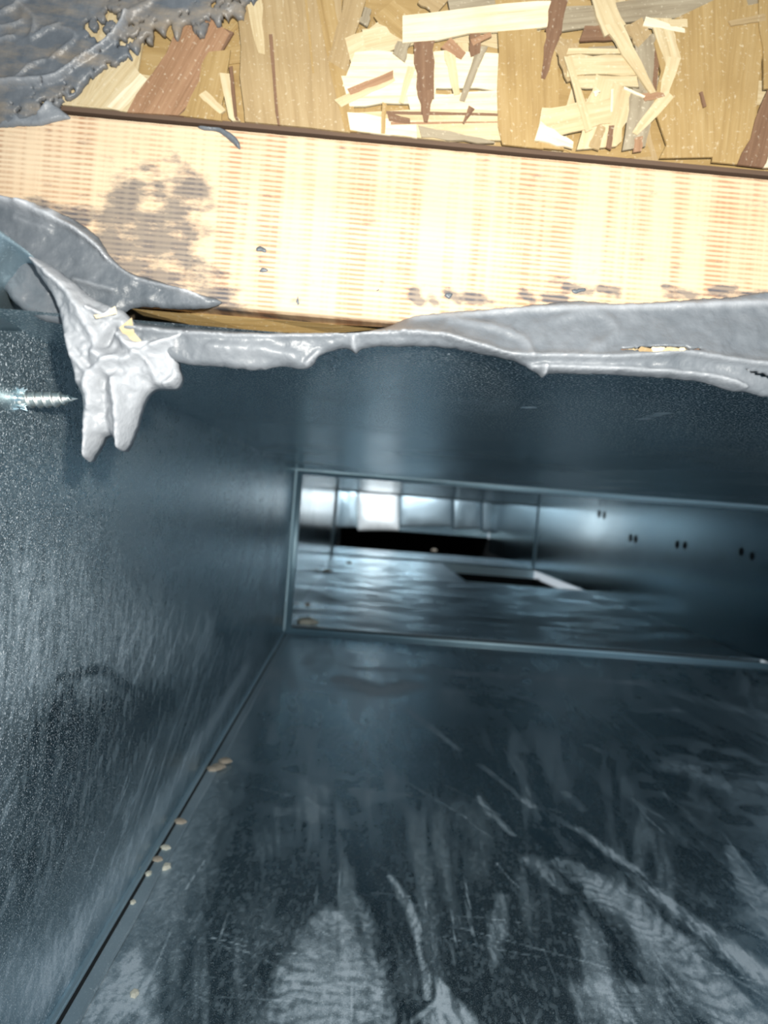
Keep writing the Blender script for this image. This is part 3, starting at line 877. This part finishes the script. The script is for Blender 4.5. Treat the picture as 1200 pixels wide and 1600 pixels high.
# ------------------------------------------------------------------ mastic
def inflate(name, outline, depth, thick, edge, step=3.0, jit=2.0, rough=0.0, ridges=(), back=.0004, seed=0, holes=None, pale=.0, parent=None, down=None, mat=None):
    """a blob of mastic: outline in photo pixels laid at the real distance depth(px,py), swelling towards the room"""
    ol = smooth_outline(outline, step, True, jit, seed)
    A = np.array(ol)
    x0, y0 = A.min(0); x1, y1 = A.max(0)
    gx, gy = np.meshgrid(np.arange(x0, x1, step), np.arange(y0, y1, step))
    gx = gx.ravel() + (vnoise(gx.ravel() * .7, gy.ravel() * .7, 3) - .5) * step * .5
    gy = gy.ravel() + (vnoise(gx * .7, gy.ravel() * .7, 4) - .5) * step * .5
    ins = inside(gx, gy, ol)
    gx, gy = gx[ins], gy[ins]
    d, _ = seg_dist(gx, gy, ol + ol[:1])
    k = d > step * .6
    gx, gy = gx[k], gy[k]
    n = len(ol)
    pts = [Vector(p) for p in ol] + [Vector((a, b)) for a, b in zip(gx, gy)]
    r = delaunay_2d_cdt(pts, [(i, (i + 1) % n) for i in range(n)], [], 1, 1e-4)
    vs, fs = r[0], r[2]
    X = np.array([v.x for v in vs]); Y = np.array([v.y for v in vs])
    dd, _ = seg_dist(X, Y, ol + ol[:1])
    fs = [f for f in fs]
    t = thick * np.sqrt(np.clip(1 - (1 - np.clip(dd / edge, 0, 1)) ** 2, 0, 1))
    t = t * (1 + rough * 2 * (fbm(X / 26, Y / 26, seed + 31, 4) - .5))
    pl = np.full(X.shape, pale) + 0.10 * (fbm(X / 18, Y / 18, seed + 47, 3) - .5)
    for rp, rw, rh, *pp in ridges:
        q, s = seg_dist(X, Y, smooth_outline(rp, 4, False))
        ww = np.interp(s, np.linspace(0, 1, len(rw)), rw) if not np.isscalar(rw) else rw
        g = np.exp(-(q / ww) ** 2) * np.clip(dd / (step * .7), 0, 1)
        t = t + rh * g
        if pp: pl = pl + pp[0] * g  # crests painted paler and hollows darker, as light would fall
    de = depth(X, Y) if callable(depth) else np.full(X.shape, depth)
    V, B = [], []
    dn = down(X, Y) if down else np.zeros(X.shape)
    for a, b, e, q, g in zip(X, Y, de, t, dn):
        p = at_depth(a, b, e)
        V.append((p.x, p.y - q * (1 - g), p.z - q * .7 * g)); B.append((p.x, p.y + back * (1 - g), p.z + .0004 * g))
    if holes is not None:
        hm = holes(X, Y, dd)
        fs = [f for f in fs if not all(hm[i] for i in f)]
    m = len(V)
    cnt = {}
    for f in fs:
        for a, b in zip(f, list(f[1:]) + [f[0]]):
            cnt[(a, b)] = cnt.get((a, b), 0) + 1
    F = []
    for f in fs:
        F.append(tuple(f)[::-1]); F.append(tuple(i + m for i in f))
    for (a, b) in cnt:
        if (b, a) not in cnt: F.append((a, b, b + m, a + m))
    o = new_obj(name, V + B, F, mat or M_mastic, parent, True)
    # face direction: front faces look towards the room
    bm = bmesh.new(); bm.from_mesh(o.data); bmesh.ops.recalc_face_normals(bm, faces=bm.faces)
    loose = [v for v in bm.verts if not v.link_faces]
    bm.to_mesh(o.data); bm.free()
    attr(o, 'pale', np.clip(np.concatenate([pl, pl]), 0, 1))
    return o

# bead along the stud's lower edge: upper lip on the wood, ridge, then down and back to the top sheet
up_line = [(200, 505), (290, 510), (420, 519), (540, 520), (598, 513), (640, 496), (700, 488), (820, 478), (900, 470), (960, 474), (1040, 471), (1120, 466), (1240, 468)]
rid_line = [(200, 512), (300, 522), (420, 526), (540, 523), (630, 520), (690, 524), (760, 545), (805, 556), (880, 557), (960, 559), (1060, 552), (1130, 562), (1240, 576)]
low_line = [(200, 552), (262, 562), (300, 570), (345, 573), (400, 578), (440, 573), (475, 577), (490, 568), (500, 555), (530, 545), (546, 546), (556, 553), (566, 545), (600, 541), (690, 542), (730, 549), (800, 563), (838, 582), (848, 590), (858, 584), (880, 583), (960, 586), (1030, 590), (1090, 596), (1130, 607), (1160, 612), (1240, 612)]
def line_at(L, X): return np.interp(X, [p[0] for p in L], [p[1] for p in L])
lip_depth = YC + .0005
def bead_depth(X, Y):
    r = line_at(rid_line, X); u = line_at(up_line, X); l = line_at(low_line, X)
    t = np.clip((Y - u) / np.maximum(r - u, 4), 0, 1)
    k = np.clip((Y - r) / np.maximum(l - r, 6), 0, 1)
    up = (YW - .0004) + (YC - .0018 - YW) * t ** 1.3
    return np.where(Y < r, up, YC - .0022 + .0012 * k)
bead = inflate('sealant_bead', up_line + low_line[::-1], bead_depth, .0013, 10, 3.2, 1.6, .55,
    ridges=[(rid_line[4:], 5, .0012, .22), (rid_line[:5], 4, .0008, .25), ([(640, 498), (720, 492), (830, 484), (1000, 480), (1200, 474)], 5, .0006, .45),
            ([(700, 500), (780, 515), (820, 535), (830, 560)], 6, .0008, .12), ([(860, 500), (930, 490), (960, 520), (920, 545)], 8, .0007, .05),
            ([(820, 575), (960, 578), (1100, 588), (1160, 606)], 4, .0012, .30), ([(480, 570), (498, 552)], 4, .0012, .4), ([(552, 530), (552, 548)], 5, .001, .3),
            ([(848, 575), (849, 588)], 4, .0016, .5), ([(330, 545), (420, 550), (460, 560)], 10, .001, .1)],
    seed=3, pale=.10, back=.0006,
    holes=lambda X, Y, dd: ((((X - 1030) / 68) ** 2 + ((Y - 547 - (X - 1030) * .0) / 6) ** 2) < 1) | ((((X - 1185) / 26) ** 2 + ((Y - 586 - (X - 1185) * .3) / 5) ** 2) < 1))
tag(bead, 'lumpy grey mastic bead smeared along the lower edge of the pine stud', 'sealant')
# wood crumbs showing in the slit of the bead
for k, (x, w_, h_, mt) in enumerate([(972, 14, 9, 'brown'), (986, 22, 11, 'pale'), (1007, 25, 12, 'tan'), (1028, 24, 14, 'white'), (1049, 25, 12, 'pale'), (1070, 26, 12, 'white'), (1090, 20, 10, 'rosy')]):
    y = 549 + (k % 3 - 1) * .8
    pts = [(x - w_ * .6, y), (x - w_ * .2, y - h_ * .7), (x + w_ * .45, y - h_ * .4), (x + w_ * .6, y + h_ * .3), (x, y + h_ * .7)]
    F_ = [at_depth(a, b, .1640 + .0002 * (k % 2)) for a, b in pts]; B_ = [at_depth(a, b, .1649) for a, b in pts]
    new_obj('wood_crumb', F_ + B_, [(4, 3, 2, 1, 0), (5, 6, 7, 8, 9)] + [(i_, (i_ + 1) % 5, 5 + (i_ + 1) % 5, 5 + i_) for i_ in range(5)], STR[mt], bead)

# hanging clump
clump_ol = [(52, 405), (75, 412), (110, 438), (140, 462), (165, 476), (190, 484), (206, 500), (222, 520), (250, 528), (276, 528), (300, 520), (312, 523), (288, 536), (277, 552), (279, 572), (283, 592), (274, 607), (258, 607),
            (240, 608), (226, 622), (218, 645), (210, 672), (203, 690), (193, 705), (184, 700), (181, 690), (178, 682), (172, 680), (163, 683), (156, 695), (146, 712), (138, 722), (133, 708), (134, 680), (134, 650), (132, 625), (124, 600), (118, 575), (108, 545), (100, 510), (92, 480), (76, 450), (60, 425)]
def clump_depth(X, Y):
    return np.interp(Y, [400, 470, 520, 620, 720], [.1640, .1650, .1655, .1660, .1665]) + .0010 * (fbm(X / 40, Y / 40, 77, 2) - .5)
clump = inflate('sealant_clump', clump_ol, clump_depth, .0040, 26, 2.6, 1.2, .5,
    ridges=[([(60, 412), (110, 455), (140, 500), (160, 540), (170, 580)], [4, 7, 9, 10, 12], .0018, .15), ([(150, 600), (146, 650), (140, 712)], [12, 10, 5], .0022, .18),
            ([(190, 600), (196, 650), (192, 700)], [10, 8, 5], .0026, .12), ([(300, 522), (250, 545), (200, 570), (160, 560)], [4, 7, 9, 10], .0022, .15),
            ([(278, 545), (280, 590), (262, 604)], 5, .0018, .25), ([(125, 560), (150, 585), (190, 565)], 6, .0015, .2), ([(172, 600), (174, 670)], 7, -.0012, -.06),
            ([(150, 490), (175, 500), (182, 490)], 4, .0026, .35), ([(112, 530), (130, 600)], 6, .0012, .1), ([(195, 530), (215, 545), (238, 540)], 5, .0018, .3), ([(205, 545), (240, 570), (250, 600)], 6, .0014, .1),
            ([(185, 520), (170, 545)], 6, -.002, -.1)],
    seed=9, pale=.60, back=.0028)
tag(clump, 'pale grey ragged clump of mastic hanging in two points at the duct corner', 'sealant')
chipw = new_obj('wood_splinter', *(lambda: ([tuple(at_depth(x, y, d)) for x, y, d in [(186, 512, .1610), (206, 496, .1612), (210, 520, .1608), (226, 538, .1610), (198, 532, .1606), (190, 524, .164), (215, 530, .164)]],
    [(0, 1, 2, 4), (4, 2, 3), (0, 4, 5), (4, 3, 6, 5), (1, 0, 5), (2, 1, 5, 6), (3, 2, 6)]))(), STR['pale'], clump)
new_obj('wood_splinter', *(lambda: ([tuple(at_depth(x, y, d)) for x, y, d in [(146, 492, .1605), (160, 490, .1603), (180, 478, .1606), (183, 490, .1604), (150, 498, .1603), (165, 494, .164)]],
    [(0, 1, 4), (1, 3, 4), (1, 2, 3), (0, 4, 5), (4, 3, 5), (3, 2, 5), (2, 1, 5), (1, 0, 5)]))(), STR['white'], clump)

# smear on the low left corner of the stud
sm1 = inflate('sealant_smear', [(-30, 305), (20, 312), (60, 322), (110, 340), (150, 368), (172, 400), (200, 424), (250, 440), (300, 456), (345, 470), (330, 480), (280, 483), (215, 480), (190, 492), (160, 512), (110, 508), (60, 498), (20, 470), (-10, 420), (-20, 370), (-30, 340)],
    YW - .0003, .0016, 16, 3.0, 1.4, .4,
    ridges=[([(-20, 311), (20, 318), (70, 338), (120, 362), (155, 388), (172, 408)], [7, 8, 8, 5, 4, 3], .0022, .75), ([(40, 322), (75, 322), (90, 335)], 8, .0016, .6), ([(100, 330), (118, 342)], 5, .001, .5),
            ([(172, 408), (210, 435), (250, 447), (290, 456), (320, 468)], [3, 3, 3, 4, 4], .0010, .35), ([(288, 458), (306, 462)], 6, .001, .5), ([(240, 420), (262, 434)], 3, .0006, .3), ([(30, 345), (80, 362)], 6, .0006, .15), ([(120, 440), (180, 456)], 4, .0007, .2)],
    seed=15, pale=.0)
tag(sm1, 'grey mastic smear with a white crest over the lower left corner of the stud', 'sealant')

# smear over the OSB, upper left
ragged = [(-40, -40), (400, -40), (398, 2), (384, 14), (378, 34), (362, 22), (352, 34), (338, 40), (330, 28), (318, 58), (304, 52), (298, 36), (286, 40), (276, 62), (266, 36), (256, 54), (240, 42), (236, 66), (222, 62), (214, 84), (200, 74), (206, 92), (192, 92), (186, 104), (172, 102), (150, 116), (132, 132), (116, 150), (96, 158), (88, 166), (70, 166), (62, 178), (-40, 176)]
def os_holes(X, Y, dd):
    h = (((X - 150) / 26) ** 2 + ((Y - 48) / 22) ** 2 < 1) & (fbm(X / 9, Y / 14, 5, 3) > .42)
    h |= (((X - 178) / 16) ** 2 + ((Y - 25) / 24) ** 2 < 1) & (fbm(X / 8, Y / 14, 6, 3) > .45)
    h |= (((X - 200) / 34) ** 2 + ((Y - 5) / 10) ** 2 < 1) & (fbm(X / 9, Y / 9, 8, 3) > .45)
    h |= (((X - 352) / 26) ** 2 + ((Y - 8) / 14) ** 2 < 1) & (fbm(X / 7, Y / 12, 9, 3) > .46)
    h |= (((X - 75) / 22) ** 2 + ((Y - 160) / 8) ** 2 < 1) & (fbm(X / 6, Y / 6, 10, 3) > .5)
    h |= (dd < 44) & (fbm((X * .8 + Y * .6) / 4.5, (Y * .8 - X * .6) / 15, 12, 3) > .50 + dd * .005)
    return h
sm2 = inflate('sealant_smear', ragged, YO - .0022, .0007, 18, 3.2, 2.6, .9,
    ridges=[([(-30, 134), (50, 130), (90, 122), (130, 95), (160, 75), (185, 52), (200, 26)], [5, 6, 6, 5, 4, 4, 5], .0016, .30), ([(200, 26), (235, 5), (250, -20)], 6, .0007, .08),
            ([(0, 24), (20, 14), (40, 0)], 4, .0007, .22), ([(0, 45), (20, 42), (36, 36)], 3, .0007, .25), ([(0, 64), (24, 60)], 3, .0008, .25), ([(30, 124), (50, 106), (72, 98)], 2.5, .0006, .25),
            ([(60, 60), (90, 45), (120, 60), (80, 95)], 3, .0005, .12), ([(52, 65), (70, 48), (95, 40)], 2.5, .0005, .18), ([(20, 0), (55, 30), (50, 60)], 4, .0005, .1)],
    seed=21, holes=os_holes, pale=.0, back=.0016, mat=M_film)
tag(sm2, 'dark grey mastic wiped over the upper left corner of the strand board', 'sealant')
sm3 = inflate('sealant_smear', [(-30, 172), (20, 176), (60, 176), (72, 158), (84, 160), (96, 172), (110, 184), (90, 190), (60, 196), (20, 198), (-30, 198)], YW - .0002, .0010, 8, 2.6, 1.6, .7,
    ridges=[([(64, 178), (78, 164)], 5, .0008, .2)], seed=27, pale=.14, back=.0003)
tag(sm3, 'narrow pale grey mastic strip along the left top edge of the stud', 'sealant')
sm4 = inflate('sealant_smear', [(310, 197), (340, 199), (352, 203), (366, 212), (374, 222), (375, 233), (366, 226), (352, 214), (338, 205), (318, 203)], YW - .0002, .0008, 6, 2.2, .6, .3, seed=29, pale=.02, back=.0003)
tag(sm4, 'small blue-grey flick of mastic on the top edge of the stud', 'sealant')
# flecks on the wood beside the bead
for k, (x, y, rx, ry) in enumerate([(412, 422, 6, 4), (466, 470, 3, 6), (408, 390, 7, 5), (590, 452, 3, 2), (702, 462, 8, 4), (905, 453, 10, 4)]):
    ol = []
    rr = random.Random(k)
    for i in range(9):
        t = i * 2 * math.pi / 9
        q = rr.uniform(.6, 1.25)
        ol.append((x + rx * q * math.cos(t), y + ry * q * math.sin(t)))
    inflate('fleck', ol, YW - .0001, .00016, 3, 2.0, 3.0, .5, seed=40 + k, pale=.0, back=.0003, parent=bead)

# ------------------------------------------------------------------ bent tab of the left wall in front of the stud
tabpx = [(-30, 335), (0, 358), (40, 388), (66, 412), (62, 445), (58, 475), (40, 495), (-30, 508)]
V, F = [], []
nI, nJ = 14, 14
topl = [(-30, 338), (0, 360), (40, 390), (66, 414)]
for j in range(nJ):
    for i in range(nI):
        u, v = i / (nI - 1), j / (nJ - 1)
        px = -30 + u * 92
        yt = np.interp(px, [p[0] for p in topl], [p[1] for p in topl])
        py = yt + (505 - yt) * v
        pw = on_left(px, 516, XL)
        Yd = (.1655 - .010 * (1 - u)) * (1 - v) + pw.y * v
        py = yt + (516 - yt) * v
        e = math.sin(v * math.pi) * math.sin(min(1, u * 1.3) * math.pi)
        p = at_depth(px, py, Yd)
        V.append((p.x + .0016 * e, p.y - .0012 * e, p.z))
nb = len(V)
for p in V[:nb]: V.append((p[0], p[1] + .0009, p[2]))
for j in range(nJ - 1):
    for i in range(nI - 1):
        a = j * nI + i
        F.append((a, a + nI, a + nI + 1, a + 1)); F.append((nb + a, nb + a + 1, nb + a + nI + 1, nb + a + nI))
rim = list(range(nI)) + [j * nI + nI - 1 for j in range(1, nJ)] + [(nJ - 1) * nI + i for i in range(nI - 2, -1, -1)] + [j * nI for j in range(nJ - 2, 0, -1)]
for a, b in zip(rim, rim[1:] + rim[:1]): F.append((a, b, b + nb, a + nb))
tab = new_obj('bent_tab', V, F, galv('tab_steel', .28, .1, .10), wall_left, True)

# ------------------------------------------------------------------ screw through the left wall
sp = on_left(33, 624, XL)
tip = at_depth(122, 623, sp.y - .001)
scr = empty('sheet_metal_screw', sp)
tag(scr, 'shiny zinc screw point sticking through the left wall of the duct', 'screw')
axis = (tip - sp); Ls = axis.length
Qr = axis.to_track_quat('X', 'Z').to_matrix().to_4x4()
Mx = Matrix.Translation(sp) @ Qr
V, F = [], []
n = 20; m_ = 90
R0 = .0021
for i in range(m_ + 1):
    t = i / m_
    x = -.0015 + t * (Ls + .0015)
    taper = 1 if t < .62 else max(0.02, 1 - ((t - .62) / .38) ** 1.15 * .96)
    for k in range(n):
        a = k * 2 * math.pi / n
        ph = (x / .00205 - a / (2 * math.pi)) % 1.0
        th = max(0, 1 - abs(ph - .5) / .20) * .00055 * min(1, taper * 1.6)
        if t > .9: th *= (1 - t) * 10
        r = R0 * taper * .82 + th
        V.append(Mx @ Vector((x, r * math.cos(a), r * math.sin(a))))
for i in range(m_):
    for k in range(n):
        a = i * n + k; b = i * n + (k + 1) % n
        F.append((a, b, b + n, a + n))
F.append(tuple(range(n))[::-1]); F.append(tuple(range(m_ * n, m_ * n + n)))
new_obj('threaded_shank', V, F, M_screw, scr, True)
rr = random.Random(3)
for k in range(9):
    a = k * 2 * math.pi / 9 + rr.uniform(-.2, .2)
    r0, r1 = .0014, .0024 + rr.uniform(0, .0007)
    hh = rr.uniform(.0008, .0022)
    w_ = .32
    pts = [(0.0, r0, a - w_), (0.0, r1 * .8, a - w_ * .5), (0.0, r1 * .8, a + w_ * .5), (0.0, r0, a + w_), (hh, r1, a), (hh * .6, r0 * 1.1, a)]
    V = [Mx @ Vector((x, r * math.cos(q), r * math.sin(q))) for x, r, q in pts]
    new_obj('burr', V, [(0, 1, 4, 5), (1, 2, 4), (2, 3, 5, 4), (0, 5, 3), (0, 3, 2, 1)], M_end, scr)

# ------------------------------------------------------------------ crumbs lying in the duct
def chip(px, py, r, mat, label, group, z=.0013, name='debris_chip', long=1.0, ang=0.0, cat='debris'):
    p = on_floor(px, py, z)
    rr = random.Random(int(px * 7 + py))
    rad = r * (p - EYE).length / FPX
    n = 6
    V, F = [], []
    for lv, (s, h) in enumerate([(1, 0), (.95, .5), (.55, .9)]):
        for i in range(n):
            a = i * 2 * math.pi / n
            q = rr.uniform(.75, 1.2) if lv == 0 else 1
            if lv == 0: V.append((q * long * math.cos(a), q * math.sin(a), 0))
            else: V.append((V[i][0] * s, V[i][1] * s, h * .7))
    for lv in range(2):
        for i in range(n):
            F.append((lv * n + i, lv * n + (i + 1) % n, (lv + 1) * n + (i + 1) % n, (lv + 1) * n + i))
    F.append(tuple(range(2 * n, 3 * n))); F.append(tuple(range(n))[::-1])
    o = new_obj(name, [(x * rad, y * rad * 1.5, zz * rad) for x, y, zz in V], F, mat)
    o.location = p; o.rotation_euler = (0, 0, ang)
    tag(o, label, cat, group)
    return o
cr = 'crumbs along the left floor corner'
chip(259, 1356, 7, M_chip, 'white crumb just right of the corner lap, largest of the crumbs', cr, 0)
chip(216, 1361, 7, M_chip, 'pale crumb on top of the corner lap', cr)
chip(232, 1366, 5, M_chip, 'small pale crumb at the lap edge below the white crumb', cr)
chip(247, 1343, 5, M_tan, 'yellowish sliver at the lap edge above the white crumb', cr, long=1.6, ang=.8)
chip(258, 1325, 5, M_chip, 'pale crumb at the lap edge above the yellowish sliver', cr, long=1.5, ang=1.0)
chip(282, 1284, 6, M_tan, 'tan crumb at the lap edge midway along the corner', cr, long=1.4, ang=1.0)
chip(178, 1350, 6, M_chip, 'white crumb against the left wall beside the lap', cr, .0034)
chip(208, 1410, 4, M_chip, 'small white crumb on the lap edge nearest the lens', cr)
chip(210, 1553, 6, M_chip, 'bright white crumb on the dusty patch at bottom left', cr, 0)
for k, (x, y) in enumerate([(342, 1198), (352, 1190), (334, 1202)]):
    chip(x, y, 7, M_tan, ['tan crumb at the lap far end, middle of three', 'tan crumb at the lap far end, furthest of three', 'tan crumb at the lap far end, nearest of three'][k], cr, .0013, long=1.4)
far_g = 'bits beyond the first joint'
chip(478, 973, 12, M_chip, 'pale flake just behind the joint near the left wall', far_g, 0, long=1.4)
chip(512, 893, 5, M_rust, 'rusty twig-like bit by the left wall beyond the joint', far_g, 0, long=1.6, ang=.6)
chip(480, 945, 4, M_rust, 'rusty brown crumb by the left wall beyond the joint', far_g, 0)
chip(679, 861, 5, M_tan, 'tan crumb in the middle of the far floor', far_g, 0)
chip(1026, 963, 8, M_chip, 'whitish speck on the far floor near the right wall', far_g, 0)
chip(1075, 972, 6, M_cleat, 'grey speck on the far floor nearest the right wall', far_g, 0)
chip(545, 880, 4, M_rust, 'brown speck on the far floor left of centre', far_g, 0)
